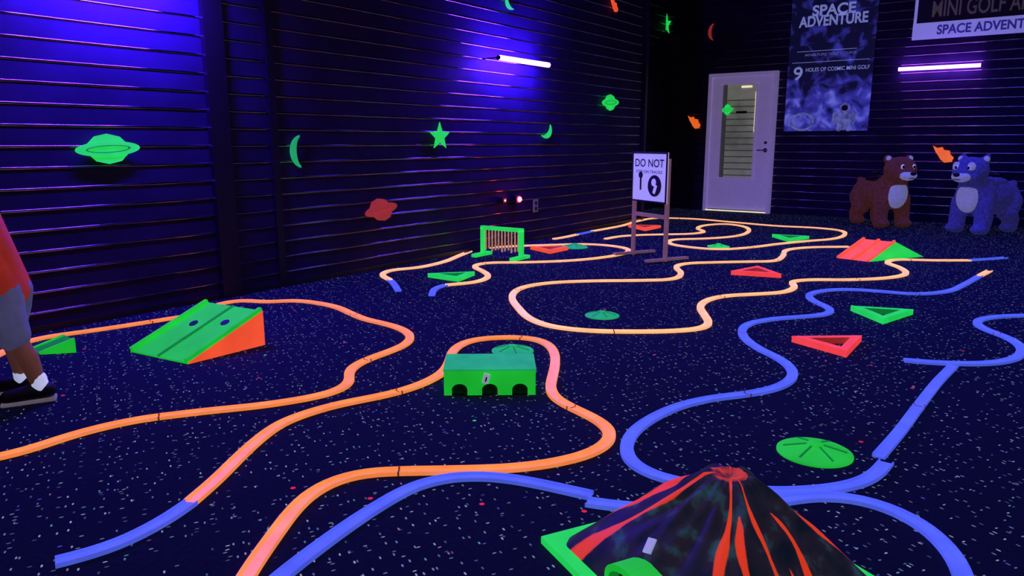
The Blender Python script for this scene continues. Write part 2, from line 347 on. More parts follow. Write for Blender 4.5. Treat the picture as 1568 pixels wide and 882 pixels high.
def disc(px, rpx, m):
    c = fl(*px); r = rpx/(F/math.hypot(c.length,H))
    bm = bmesh.new(); seg=40; prof=[(1.0,0.001),(1.0,0.006),(0.93,0.010),(0.55,0.020),(0.22,0.028),(0.2,0.034),(0.08,0.036)]
    rings=[]
    for rr,z in prof:
        rings.append([bm.verts.new(c+Vector((rr*r*math.cos(2*math.pi*i/seg),rr*r*math.sin(2*math.pi*i/seg),z*r/0.11))) for i in range(seg)])
    for a,b in zip(rings[:-1],rings[1:]):
        for i in range(seg): bm.faces.new((a[i],a[(i+1)%seg],b[(i+1)%seg],b[i]))
    bm.faces.new(rings[-1]); bm.faces.new(rings[0][::-1])
    for k in range(6):
        a = 2*math.pi*k/6+0.3; rt = Matrix.Rotation(a,3,'Z')@Matrix.Rotation(0.22,3,'Y')
        add_box(bm, c+Vector((math.cos(a)*r*.52,math.sin(a)*r*.52,0.0210*r/0.11)), (r*0.62,r*0.05,0.006), rt, 1)
    return finish('round_golf_disc', bm, [m, M['green_d']], False)
disc((785,538),32,M['green_t']); disc((880,379),20,M['green_t']); disc((1100,378),16,M['green_w'])
disc((922,484),26,M['green_t']); disc((1247,694),50,M['green'])

def rails(bm, A, d, w, W, n, ts, mid=None):
    for t in ts:
        p0=A+W*t; q=p0+d
        s=w*(0.010 if t!=mid else 0.006); hh=n*(0.020 if t!=mid else 0.008)
        vs=[bm.verts.new(x) for x in (p0-s,p0+s,q+s,q-s,p0-s+hh,p0+s+hh,q+s+hh,q-s+hh)]
        for ids in ((0,1,2,3),(4,5,6,7),(0,1,5,4),(1,2,6,5),(2,3,7,6),(3,0,4,7)):
            x=bm.faces.new([vs[i] for i in ids]); x.material_index = 0 if t!=mid else 2
def ramp_left():
    L1=fl(200,539); L2=fl(288,558); B2=fl(406,528); B1=L1+(B2-L2); h=0.185
    up=Vector((0,0,h)); lo=Vector((0,0,0.008))
    bm=bmesh.new()
    V={k:bm.verts.new(p) for k,p in dict(L1=L1,L2=L2,B1=B1,B2=B2,l1=L1+lo,l2=L2+lo,h1=B1+up,h2=B2+up).items()}
    def f(ks,mi): x=bm.faces.new([V[k] for k in ks]); x.material_index=mi
    f(['l1','l2','h2','h1'],0); f(['L2','B2','h2','l2'],1); f(['L1','l1','h1','B1'],1); f(['B1','h1','h2','B2'],1); f(['L1','L2','l2','l1'],0); f(['L1','B1','B2','L2'],1)
    w=(L2-L1).normalized(); n=(B2+up-L2).cross(w).normalized(); n = n if n.z>0 else -n
    d=(B2+up-L2-lo)
    rails(bm,L1+lo,d,w,(L2-L1),n,(0.03,0.5,0.97),0.5)
    body=finish('ramp_body',bm,[M['green'],M['redor'],M['green_d']])
    bm=bmesh.new()
    for t,sx in ((0.60,0.30),(0.70,0.72)):
        c=L1+lo+(L2-L1)*sx+d*t
        add_cyl(bm,c-n*0.004,c+n*0.003,0.024,seg=24)
    return [body, finish('hole_rings',bm,M['black'])]
grp('golf_ramp',ramp_left(),fl(300,530))

def wedge(name, L1,L2,B2,h,m1,m2):
    B1=L1+(B2-L2); bm=bmesh.new(); up=Vector((0,0,h)); lo=Vector((0,0,.006)); w=(L2-L1)
    for (a,b) in ((0,0.14),(0.86,1.0)):
        p=[L1+w*a,L1+w*b,B2+(B1-B2)*(1-b),B2+(B1-B2)*(1-a)]
        bt=[bm.verts.new(x) for x in p]; tp=[bm.verts.new(p[0]+lo*2),bm.verts.new(p[1]+lo*2),bm.verts.new(p[2]+up+lo),bm.verts.new(p[3]+up+lo)]
        for ids in ((0,1),(1,2),(2,3),(3,0)):
            f=bm.faces.new((bt[ids[0]],bt[ids[1]],tp[ids[1]],tp[ids[0]]))
        bm.faces.new(tp); bm.faces.new(bt[::-1])
    p=[L1+w*.12,L1+w*.88,B2+(B1-B2)*.12,B2+(B1-B2)*.88]
    bt=[bm.verts.new(x) for x in p]; tp=[bm.verts.new(p[0]+lo),bm.verts.new(p[1]+lo),bm.verts.new(p[2]+up),bm.verts.new(p[3]+up)]
    for ids in ((0,1),(1,2),(2,3),(3,0)):
        f=bm.faces.new((bt[ids[0]],bt[ids[1]],tp[ids[1]],tp[ids[0]])); f.material_index=1
    f=bm.faces.new(tp); f.material_index=1; bm.faces.new(bt[::-1])
    return finish(name,bm,[m1,m2])
wedge('small_golf_ramp', fl(46,536), fl(62,543), fl(117,540), 0.07, M['green'], M['green_d'])

def ramp_right():
    L1=fl(1281,395); L2=fl(1331,401); R2=fl(1414,393); R1=L1+(R2-L2); h=0.16
    mid2=L2.lerp(R2,0.45)+Vector((0,0,h)); mid1=L1.lerp(R1,0.45)+Vector((0,0,h))
    bm=bmesh.new(); V=[bm.verts.new(x) for x in (L1,L2,R2,R1,mid1,mid2)]
    def f(ids,mi): x=bm.faces.new([V[i] for i in ids]); x.material_index=mi
    f((0,1,5,4),0); f((4,5,2,3),1); f((1,2,5),1); f((0,4,3),1); f((0,3,2,1),1)
    d=mid2-L2; w=(L2-L1).normalized(); n=d.cross(w).normalized(); n=n if n.z>0 else -n
    rails(bm,L1,d,w,(L2-L1),n,(0.04,0.5,0.96))
    return finish('double_golf_ramp',bm,[M['redor'],M['green_w']])
ramp_right()

def tunnel():
    A=fl(680,606); B=fl(820,605); d=(B-A); W=d.length; ang=math.atan2(d.y,d.x); Hh=0.105; D=0.23
    bm=bmesh.new(); pts=[(0,0)]
    for i in range(3):
        cx=W*(0.17+0.33*i); r=W*0.085
        pts.append((cx-r,0))
        for k in range(0,13):
            a=math.pi-math.pi*k/12; pts.append((cx+r*math.cos(a), 0.024+r*0.8*math.sin(a)))
        pts.append((cx+r,0))
    pts+=[(W,0),(W,Hh),(0,Hh)]
    for y0,y1 in ((0.0,0.014),(D-0.014,D)):
        a=[bm.verts.new((x,y0,z+.001)) for x,z in pts]; b=[bm.verts.new((x,y1,z+.001)) for x,z in pts]
        bm.faces.new(a); bm.faces.new(b[::-1])
        for i in range(len(pts)): bm.faces.new((a[i],a[(i+1)%len(pts)],b[(i+1)%len(pts)],b[i]))
    for x in (0.006,W-0.006): add_box(bm,(x,D/2,Hh/2),(0.012,D-0.028,Hh))
    body=finish('tunnel_walls',bm,M['green'])
    top=box('tunnel_roof',(W/2,D/2,Hh+0.006),(W+0.006,D+0.006,0.010),M['green_t'],bev=0.002)
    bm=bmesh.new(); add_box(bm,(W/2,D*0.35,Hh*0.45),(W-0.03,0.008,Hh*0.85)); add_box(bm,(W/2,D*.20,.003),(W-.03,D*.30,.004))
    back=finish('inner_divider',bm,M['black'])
    tag=box('number_tag',(W*0.46,-0.004,Hh*0.72),(0.026,0.006,0.042),M['white'],Matrix.Rotation(0.25,3,'Y'),bev=0.001)
    t2=box('number_mark',(W*0.46,-0.008,Hh*0.70),(0.006,0.003,0.020),M['ink'],Matrix.Rotation(0.25,3,'Y'))
    grp('arched_golf_tunnel',[body,top,back,tag,t2],A,ang,True)
tunnel()

def gate():
    A=fl(740,391); B=fl(798,397); d=B-A; W=d.length; ang=math.atan2(d.y,d.x); Hh=0.27
    bm=bmesh.new(); t=0.04
    for x in (0,W):
        add_box(bm,(x,0,Hh/2),(t,t,Hh),bev=0.004)
    add_box(bm,(W/2,0,Hh-0.005),(W+t,t,0.035),bev=0.004)
    add_box(bm,(0,-0.02,0.015),(0.06,0.26,0.03),bev=0.004); add_box(bm,(W,-0.02,0.015),(0.06,0.26,0.03),bev=0.004)
    fr=finish('gate_frame',bm,M['green_w'])
    bm=bmesh.new(); n=11
    for i in range(n):
        x=t/2+0.012+(W-t-0.024)*i/(n-1)
        z1=Hh-0.02; z0=0.060+0.012*math.sin(i*2.1)
        add_cyl(bm,(x,0.004*math.sin(i*3),z0),(x,0,z1),0.0085,0.007,seg=8)
        for z in (z0+0.02,z0+0.08,z0+0.14): add_sph(bm,(x,0,z),0.011,sub=1)
    cu=finish('hanging_strips',bm,M['rope'])
    grp('curtain_gate',[fr,cu],A,ang,True)
gate()

# ------------------------------------------------------------------ volcano
def volcano():
    c = FW*1.651+RT*0.504; ang0 = YAW+math.radians(26)
    hw=0.285; n=200; m=60; HH=0.262
    streak=[ (math.radians(d)+YAW, w, t0) for d,w,t0 in ((-104,0.046,0),(-90,0.042,0.36),(-74,0.044,0),(-48,0.040,0.35),(-62,0.016,0.6),(174,0.06,0),(152,0.08,0.25),(120,0.06,0),(70,0.06,0),(20,0.06,0),(-15,0.04,0.2)) ]
    bm=bmesh.new(); lay=bm.verts.layers.float_color.new('Lava'); rings=[]
    rnd=random.Random(2); ph=[rnd.uniform(0,6.28) for _ in range(8)]
    for j in range(m+1):
        t=j/m; ring=[]
        for i in range(n):
            a=2*math.pi*i/n
            la=a-ang0; sq=hw/max(abs(math.cos(la)),abs(math.sin(la))); sq=min(sq,hw*1.33)
            rr0=0.034+(hw*0.95-0.034)*t; k=t**2; rr=(rr0*(1-k)+sq*k*t)
            rr=max(rr,0.034) if j else 0.034
            z=HH*(1-0.70*t-0.30*t**4)
            rid=0.006*math.sin(6*a+ph[0]+t*1.5)+0.005*math.sin(11*a+ph[1]-t*3)+0.003*math.sin(23*a+ph[2]+t*7)
            z+=rid*math.sin(math.pi*min(1,t*1.1))*1.5
            if t<0.10: z-=0.012*(1-t/0.10)
            z=max(z,0.0)+0.022
            v=bm.verts.new((rr*math.cos(a)+0.015*(1-t),rr*math.sin(a)+0.01*(1-t),z)); s=0
            for sa,w,t0 in streak:
                if t<t0: continue
                wob=sa+0.06*math.sin(t*6+sa*5)
                da=abs((a-wob+math.pi)%(2*math.pi)-math.pi)
                ww=w*(1.0+0.35*math.sin(t*9+sa*3))*(1+1.6*max(0,1-t/0.15))*min(1,(t-t0)*6+0.3)
                s=max(s,1-da/ww*0.5)
            if t<0.05: s=max(s,0.50)
            s=max(0,min(1,s)); v[lay]=(s,s,s,1); ring.append(v)
        rings.append(ring)
    for a,b in zip(rings[:-1],rings[1:]):
        for i in range(n): bm.faces.new((a[i],a[(i+1)%n],b[(i+1)%n],b[i]))
    cc=bm.verts.new((0.015,0.01,HH-0.004)); cc[lay]=(0.45,1,1,1)
    for i in range(n): bm.faces.new((rings[0][(i+1)%n],rings[0][i],cc))
    cone=finish('volcano_cone',bm,M['volcano'],True)
    rt=Matrix.Rotation(ang0,3,'Z')
    base=box('base_board',(0,0,0.012),(0.64,0.64,0.022),M['green_w'],rt,bev=0.003)
    az=ang0+math.pi; rm=Matrix.Rotation(az,3,'Z')
    bm=bmesh.new(); w=0.085; sh=0.03
    pts=[(-w,0)]+[(-w*math.cos(math.pi*k/12),0.036+0.050*math.sin(math.pi*k/12)) for k in range(13)]+[(w,0)]
    inn=[(-w*.8,0)]+[(-w*.8*math.cos(math.pi*k/12),0.034+0.036*math.sin(math.pi*k/12)) for k in range(13)]+[(w*.8,0)]
    def P(x,y,z): return rm@Vector((y,x+sh,z+0.023))
    y0,y1=0.15,0.292
    A=[bm.verts.new(P(x,y0,z)) for x,z in pts]; B=[bm.verts.new(P(x,y1,z)) for x,z in pts]
    C=[bm.verts.new(P(x,y1,z)) for x,z in inn]; D=[bm.verts.new(P(x,y0,z)) for x,z in inn]
    for i in range(len(pts)-1):
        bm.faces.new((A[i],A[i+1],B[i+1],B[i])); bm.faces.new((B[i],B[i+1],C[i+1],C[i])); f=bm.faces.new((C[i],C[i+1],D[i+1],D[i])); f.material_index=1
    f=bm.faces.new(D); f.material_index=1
    mouth=finish('tunnel_mouth',bm,[M['green'],M['green_d']])
    az2=YAW+math.radians(-151)
    tp=Vector((math.cos(az2),math.sin(az2),0))*0.215+Vector((0,0,0.142))
    tag=box('number_tag',tp,(0.036,0.022,0.005),M['white'],Matrix.Rotation(az2,3,'Z')@Matrix.Rotation(math.radians(42),3,'Y')@Matrix.Rotation(.3,3,'Z'))
    grp('toy_volcano',[cone,base,mouth,tag],c,0,True)
volcano()

# ------------------------------------------------------------------ wall cut-outs
def star_poly():
    return [[(0.5*(1 if i%2==0 else 0.42)*math.sin(math.pi*i/5),0.5*(1 if i%2==0 else 0.42)*math.cos(math.pi*i/5)) for i in range(10)]]
def moon_poly(flip=1):
    out=[]; n=24
    for i in range(n+1):
        a=math.radians(100+160*i/n); out.append((0.62*math.cos(a)+0.15,0.5*math.sin(a)/0.985))
    for i in range(1,n):
        a=math.radians(260-160*i/n); out.append((0.28*math.cos(a)+0.12,0.46*math.sin(a)))
    return [[(x*flip,y) for x,y in out]]
def planet_poly():
    return [[(0.33*math.cos(2*math.pi*i/20)*(1+0.06*(i%2)),0.5*math.sin(2*math.pi*i/20)*(1+0.05*(i%2))) for i in range(20)]]
def comet_poly():
    return [[(-0.5,0.5),(-0.28,0.36),(-0.05,0.42),(0.02,0.25),(0.3,0.2),(0.32,0.0),(0.5,-0.2),(0.42,-0.45),(0.1,-0.5),(-0.1,-0.3),(-0.2,-0.1),(-0.33,0.1)]]
def cutout(name, wall, u, v, w, h, kind, m, rot=0.0, flip=1, off=0.022, link=None):
    fn = wl if wall=='L' else wb
    c=fn(u,v,off); a=fn(u-w/2,v,off); b=fn(u+w/2,v,off); t=fn(u,v-h/2,off); d=fn(u,v+h/2,off)
    W=(b-a).length; Hh=(t-d).length
    ax=Vector((0,1,0)) if wall=='L' else Vector((1,0,0)); nr=Vector((1,0,0)) if wall=='L' else Vector((0,-1,0))
    polys={'star':star_poly(),'moon':moon_poly(flip),'planet':planet_poly(),'comet':comet_poly()}[kind]
    bm=bmesh.new(); cr,sr=math.cos(rot),math.sin(rot)
    def pt(x,y,z): 
        x,y=x*cr-y*sr,x*sr+y*cr
        return c+ax*(x*W)+Vector((0,0,y*Hh))+nr*z
    for poly in polys:
        A=[bm.verts.new(pt(x,y,0)) for x,y in poly]; B=[bm.verts.new(pt(x,y,0.008)) for x,y in poly]
        bm.faces.new(A[::-1]); bm.faces.new(B)
        for i in range(len(poly)): bm.faces.new((A[i],A[(i+1)%len(poly)],B[(i+1)%len(poly)],B[i]))
    if kind=='planet':
        n=40
        def ring(rx1,ry1,rx2,ry2,z,mi):
            R1=[]
            for i in range(n):
                a=2*math.pi*i/n; q=[]
                for rx,ry,zz in ((rx1,ry1,z),(rx2,ry2,z),(rx1,ry1,z-.008),(rx2,ry2,z-.008)):
                    X,Y=rx*math.cos(a),ry*math.sin(a); X,Y=X*math.cos(.12)-Y*math.sin(.12),X*math.sin(.12)+Y*math.cos(.12)
                    q.append(bm.verts.new(pt(X,Y,zz)))
                R1.append(q)
            for i in range(n):
                a,b=R1[i],R1[(i+1)%n]
                for p,q2 in ((0,1),(1,3),(3,2),(2,0)):
                    f=bm.faces.new((a[p],b[p],b[q2],a[q2])); f.material_index=mi
        ring(0.53,0.26,0.37,0.13,0.012,0); ring(0.37,0.13,0.34,0.10,0.013,1)
    return finish(name,bm,[m, M['green_d'] if m not in (M['red_dim'],M['orange_w'],M['redor']) else M['red_dim']])
cutout('planet_cutout','L',165,228,94,44,'planet',M['green_w'])
cutout('moon_cutout','L',458,232,30,50,'moon',M['green_t'])
cutout('star_cutout','L',673,209,32,44,'star',M['green_w'])
cutout('planet_cutout','L',583,321,48,34,'planet',M['red_dim'],0.2)
cutout('moon_cutout','L',836,200,18,26,'moon',M['green_w'],2.3)
cutout('planet_cutout','L',934,157,24,24,'planet',M['green_w'])
cutout('moon_cutout','L',781,4,16,24,'moon',M['green_w'],0.6)
cutout('comet_cutout','L',940,8,12,20,'comet',M['redor'])
cutout('star_cutout','B',1021,38,14,34,'star',M['green_w'])
cutout('moon_cutout','B',1092,49,16,26,'moon',M['red_dim'])
cutout('comet_cutout','B',1063,187,20,20,'comet',M['orange_w'])
cutout('rocket_cutout','B',1444,236,34,26,'comet',M['orange_w'])

# ------------------------------------------------------------------ text
def text(name, body, center, width, m, rotz=0.0, height=None, bold=0.012):
    cu=bpy.data.curves.new(name,'FONT'); cu.body=body; cu.size=1.0; cu.extrude=0.0; cu.align_x='CENTER'; cu.align_y='CENTER'; cu.offset=bold
    o=bpy.data.objects.new(name,cu); scene.collection.objects.link(o); cu.materials.append(m)
    bpy.context.view_layer.update(); s=width/max(o.dimensions.x,1e-3); sy=s
    if height: sy=height/max(o.dimensions.y,1e-3)
    o.scale=(s,sy,s); o.rotation_euler=(math.radians(90),0,rotz); o.location=center
    return o

# ------------------------------------------------------------------ door
def door():
    tl=wb(1088,114,0.05)
    x0=tl.x; x1=wb(1187,200,0.05).x; zt=tl.z; W=x1-x0; y=YB-0.065
    gx0=wb(1104,200,.05).x; gx1=wb(1157,200,.05).x; gz1=wb(1130,128,.05).z; gz0=wb(1130,273,.05).z
    kids=[]
    bm=bmesh.new(); j=0.05
    add_box(bm,(x0+j/2,y,zt/2),(j,0.09,zt)); add_box(bm,(x1-j/2,y,zt/2),(j,0.09,zt)); add_box(bm,((x0+x1)/2,y,zt-j/2),(W-2*j,0.09,j))
    kids.append(finish('door_frame',bm,M['doorpaint']))
    bm=bmesh.new(); a,b=x0+j+0.006,x1-j-0.006; top=zt-j-0.006; bot=0.035; yy=YB-0.055; th=0.045
    add_box(bm,((a+gx0)/2,yy,(bot+top)/2),(gx0-a,th,top-bot)); add_box(bm,((gx1+b)/2,yy,(bot+top)/2),(b-gx1,th,top-bot))
    add_box(bm,((gx0+gx1)/2,yy,(gz1+top)/2),(gx1-gx0,th,top-gz1)); add_box(bm,((gx0+gx1)/2,yy,(gz0+bot)/2),(gx1-gx0,th,gz0-bot))
    for (cx,cz,sx,sz) in (((gx0+gx1)/2,gz1,gx1-gx0+.04,.025),((gx0+gx1)/2,gz0,gx1-gx0+.04,.025),(gx0,(gz0+gz1)/2,.025,gz1-gz0),(gx1,(gz0+gz1)/2,.025,gz1-gz0)):
        add_box(bm,(cx,yy-th/2-.004,cz),(sx,.012,sz))
    kids.append(finish('door_leaf',bm,M['doorpaint']))
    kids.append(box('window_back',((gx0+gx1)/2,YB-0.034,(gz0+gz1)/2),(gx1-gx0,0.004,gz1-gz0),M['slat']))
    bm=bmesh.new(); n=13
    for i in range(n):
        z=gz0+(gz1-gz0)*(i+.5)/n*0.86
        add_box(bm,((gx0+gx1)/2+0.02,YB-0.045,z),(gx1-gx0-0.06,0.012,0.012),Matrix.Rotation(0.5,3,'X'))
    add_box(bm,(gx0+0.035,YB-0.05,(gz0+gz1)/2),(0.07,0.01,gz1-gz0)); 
    kids.append(finish('room_view_lines',bm,M['room_lines']))  # bars stand in for the lit room's wall lines behind the glass
    kids.append(box('bright_edge',(gx1-0.022,YB-0.052,(gz0+gz1)/2+.28),(0.016,0.01,(gz1-gz0)*.42),M['warm']))
    kids.append(box('dark_label',((gx0+gx1)/2+.04,YB-0.060,gz1-0.42),(0.16,0.006,0.035),M['ink']))
    kids.append(box('lit_lamp',((gx0+gx1)/2+.10,YB-0.060,gz1-0.05),(0.16,0.006,0.03),M['warm']))
    kids.append(box('bottom_light_gap',((x0+x1)/2,YB-0.115,0.016),(W-2*j,0.012,0.018),M['warm']))
    bm=bmesh.new(); hz=wb(1165,230,.05).z; hx=b-0.06
    add_cyl(bm,(hx,yy-th/2,hz),(hx,yy-th/2-0.012,hz),0.032); add_cyl(bm,(hx,yy-th/2-0.01,hz),(hx,yy-th/2-0.06,hz),0.010)
    add_cyl(bm,(hx+.01,yy-th/2-0.055,hz),(hx-0.11,yy-th/2-0.055,hz),0.010); add_cyl(bm,(hx,yy-th/2,hz+.11),(hx,yy-th/2-0.02,hz+.11),0.022)
    kids.append(finish('door_handle',bm,M['chrome'],True))
    kids.append(cutout('planet_reflection','B',1114,168,16,16,'planet',M['green_w'],off=0.068))  # reflection in the door glass, put in as a glowing flat shape
    grp('door_1',kids,((x0+x1)/2,YB-0.05,0))
door()

# ------------------------------------------------------------------ poster and sign
def poster():
    a=wb(1200,201,.03); b=wb(1328,203,.03); zt=wb(1264,-16,.03).z; zb=a.z; y=YB-0.028; cx=(a.x+b.x)/2; W=b.x-a.x
    kids=[box('poster_sheet',(cx,y,(zt+zb)/2),(W,0.006,zt-zb),M['poster'])]
    def z(v): return wb(1264,v,.03).z
    yt=y-0.006
    kids.append(text('title_line_1','SPACE',(cx,yt,z(16)),W*.5,M['postertxt'],height=z(7)-z(24),bold=.03))
    kids.append(text('title_line_2','ADVENTURE',(cx,yt,z(32)),W*.80,M['postertxt'],height=z(24)-z(41),bold=.03))
    kids.append(text('count_text','9',(cx-W*.37,yt,z(112)),W*.11,M['postertxt'],height=z(101)-z(122)))
    kids.append(text('info_text','HOLES OF COSMIC MINI GOLF',(cx+W*.09,yt,z(106)),W*.74,M['postertxt'],height=z(103)-z(109)))
    kids.append(text('small_text','MINIATURE GOLF COURSE',(cx,yt,z(83)),W*.6,M['posterdim'],height=z(81)-z(85)))
    bm=bmesh.new()
    add_box(bm,(cx,yt,z(94)),(W*.9,.003,.006)); add_box(bm,(cx-W*.05,yt,z(77)),(W*.7,.003,.006))
    kids.append(finish('printed_rules',bm,M['postertxt']))
    bm=bmesh.new()
    add_sph(bm,(cx+W*.22,yt,z(166)),(0.07,0.004,0.075)); add_sph(bm,(cx+W*.22,yt,z(184)),(0.10,0.004,0.14))
    add_sph(bm,(cx+W*.11,yt,z(180)),(0.035,0.004,0.10)); add_sph(bm,(cx+W*.33,yt,z(180)),(0.035,0.004,0.10))
    add_sph(bm,(cx+W*.17,yt,z(196)),(0.04,0.004,0.05)); add_sph(bm,(cx+W*.28,yt,z(196)),(0.04,0.004,0.05))
    kids.append(finish('printed_astronaut',bm,M['posterdim']))
    bm=bmesh.new(); add_sph(bm,(cx+W*.22,yt-.004,z(166)),(0.045,0.003,0.04)); kids.append(finish('printed_visor',bm,M['ink']))
    bm=bmesh.new(); 
    for i in range(40):
        a0=2*math.pi*i/40; a1=2*math.pi*(i+1)/40
        q=[bm.verts.new((cx-W*.28+r*math.cos(a)*1.3,yt,z(186)+r*math.sin(a))) for r,a in ((.13,a0),(.13,a1),(.10,a1),(.10,a0))]; bm.faces.new(q)
    kids.append(finish('printed_ring',bm,M['posterdim']))
    grp('space_poster',kids,(cx,y,(zt+zb)/2))
    a=wb(1396,62,.03); zt=wb(1396,-45,.03).z; zb=a.z; x1=a.x+2.15; cx=(a.x+x1)/2; W=x1-a.x; zm=wb(1396,37,.03).z
    kids=[box('sign_panel',(cx,y,(zt+zb)/2),(W,0.01,zt-zb),M['black']),
          box('sign_band',(cx,y-.008,(zm+zb)/2),(W,0.008,zm-zb),M['signblue']),
          box('sign_edge',(a.x+.02,y-.008,(zt+zm)/2),(0.035,0.008,zt-zm),M['signblue']),
          text('sign_title','SPACE ADVENTURE',(a.x+.28+.59,y-.014,(zm+zb)/2),1.18,M['signtxt'],height=(zm-zb)*.58,bold=.03),
          text('sign_upper','MINI GOLF AREA',(a.x+.20+.62,y-.010,zm+.15),1.24,M['letterw'],height=.20)]
    grp('space_sign',kids,(cx,y,(zt+zb)/2))
poster()

# ------------------------------------------------------------------ blacklight fixtures
def fixture(name, p, axis, L, nrm, m, d=0.13):
    nrm=Vector(nrm); axis=Vector(axis); c=Vector(p)+nrm*d
    bm=bmesh.new(); add_cyl(bm,c-axis*L/2,c+axis*L/2,0.022,seg=20); t=finish('lamp_tube',bm,m,True)
    bm=bmesh.new()
    rr=Matrix((axis,nrm,Vector((0,0,1)))).transposed()
    for s in (-1,1):
        add_cyl(bm,c+axis*s*(L/2),c+axis*s*(L/2+0.012),0.022,seg=16)
        add_box(bm,c+axis*s*(L/2+0.006)-nrm*(d/2-.01),(0.008,d-.03,0.012),rr)
    return grp(name,[t,finish('lamp_bracket',bm,M['trim'])],c)
a=wl(764,91,.22); b=wl(840,97,.22); c=(a+b)/2
fixture('blacklight_tube_lamp',(XL,c.y,c.z),(0,1,0),abs(b.y-a.y),(1,0,0),M['tube'],0.22)
LL=abs(b.y-a.y)
c2=wl(205,-48,.26)
fixture('blacklight_tube_lamp',(XL,c2.y,c2.z),(0,1,0),LL*1.0,(1,0,0),M['tubeL'],0.26)
a=wb(1376,106,.1); b=wb(1502,100,.1); c3=(a+b)/2
fixture('blacklight_tube_lamp',(c3.x,YB,c3.z),(1,0,0),abs(b.x-a.x),(0,-1,0),M['tube2'],0.1)

def fill_light(x,y,P,col=(0.05,0.05,1.0)):  # unseen blacklights added overhead to give the floor and room ambient light
    bm=bmesh.new(); add_box(bm,(x,y,CEIL-0.03),(1.3,0.2,0.06),bev=0.006); h=finish('fill_light_housing',bm,M['trim'])
    l=bpy.data.lights.new('area','AREA'); l.shape='RECTANGLE'; l.size=1.2; l.size_y=0.16; l.energy=P; l.color=col; l.spread=math.radians(115)
    o=bpy.data.objects.new('fill_light_glow',l); scene.collection.objects.link(o); o.location=(x,y,CEIL-0.07)
    grp('unseen_fill_blacklight',[h,o],(x,y,CEIL-0.03))
for x,y,P in ((-1.4,3.8,26),(-1.8,7.2,55),(0.4,5.6,36),(-0.6,1.0,8),(-0.8,9.0,30)): fill_light(x,y,P)
bm=bmesh.new(); add_box(bm,(-1.7,2.4,CEIL-0.02),(1.7,0.2,0.03)); pl=finish('lamp_panel',bm,M['warmpanel'])
grp('ceiling_panel_lamp',[pl],(-1.7,2.4,CEIL-0.02))

# ------------------------------------------------------------------ easel sign
def easel():
    A=fl(969,391); B=fl(1018,402); d=B-A; W=d.length; ang=math.atan2(d.y,d.x)
    bm=bmesh.new()
    for x in (0,W):
        add_box(bm,(x,0,0.46),(0.045,0.022,0.90),bev=0.003)
        add_box(bm,(x,0.02,0.028),(0.05,0.46,0.022),bev=0.003)
    add_box(bm,(W/2,0,0.40),(W,0.02,0.035)); 
    st=finish('wooden_stand',bm,M['wood'])
    bw=W+0.03; z0=0.52; z1=0.965; zc=(z0+z1)/2
    bd=box('sign_board',(W/2,-0.018,zc),(bw,0.012,z1-z0),M['white'],bev=0.002)
    bm=bmesh.new(); t=0.014; y=-0.027
    for c,s in (((W/2,y,z1-t/2),(bw,.008,t)),((W/2,y,z0+t/2),(bw,.008,t)),((W/2-bw/2+t/2,y,zc),(t,.008,z1-z0)),((W/2+bw/2-t/2,y,zc),(t,.008,z1-z0))): add_box(bm,c,s)
    fr=finish('board_frame',bm,M['black'])
    t1=text('board_text','DO NOT',(W/2,y-.002,z1-0.10),bw*.82,M['ink'],height=.07)
    t2=text('board_text_small','STEP ON TRACKS',(W/2,y-.002,z1-0.175),bw*.75,M['ink'],height=.026)
    bm=bmesh.new(); cx=W*.68; cz=z0+.15
    add_cyl(bm,(cx,y,cz),(cx,y-.003,cz),0.095,seg=32); add_box(bm,(W*.25,y,cz+.02),(.02,.004,.13)); add_cyl(bm,(W*.25,y,cz+.09),(W*.25,y-.003,cz+.09),.03,seg=16); 
    ic=finish('board_pictogram',bm,M['ink'])
    bm=bmesh.new(); add_sph(bm,(cx-.01,y-.003,cz+.03),(.035,.003,.035)); add_box(bm,(cx+.01,y-.004,cz-.03),(.035,.003,.08),Matrix.Rotation(.4,3,'Y'))
    ic2=finish('board_pictogram_figure',bm,M['white'])
    grp('easel_sign',[st,bd,fr,t1,t2,ic,ic2],A,ang,True)
easel()

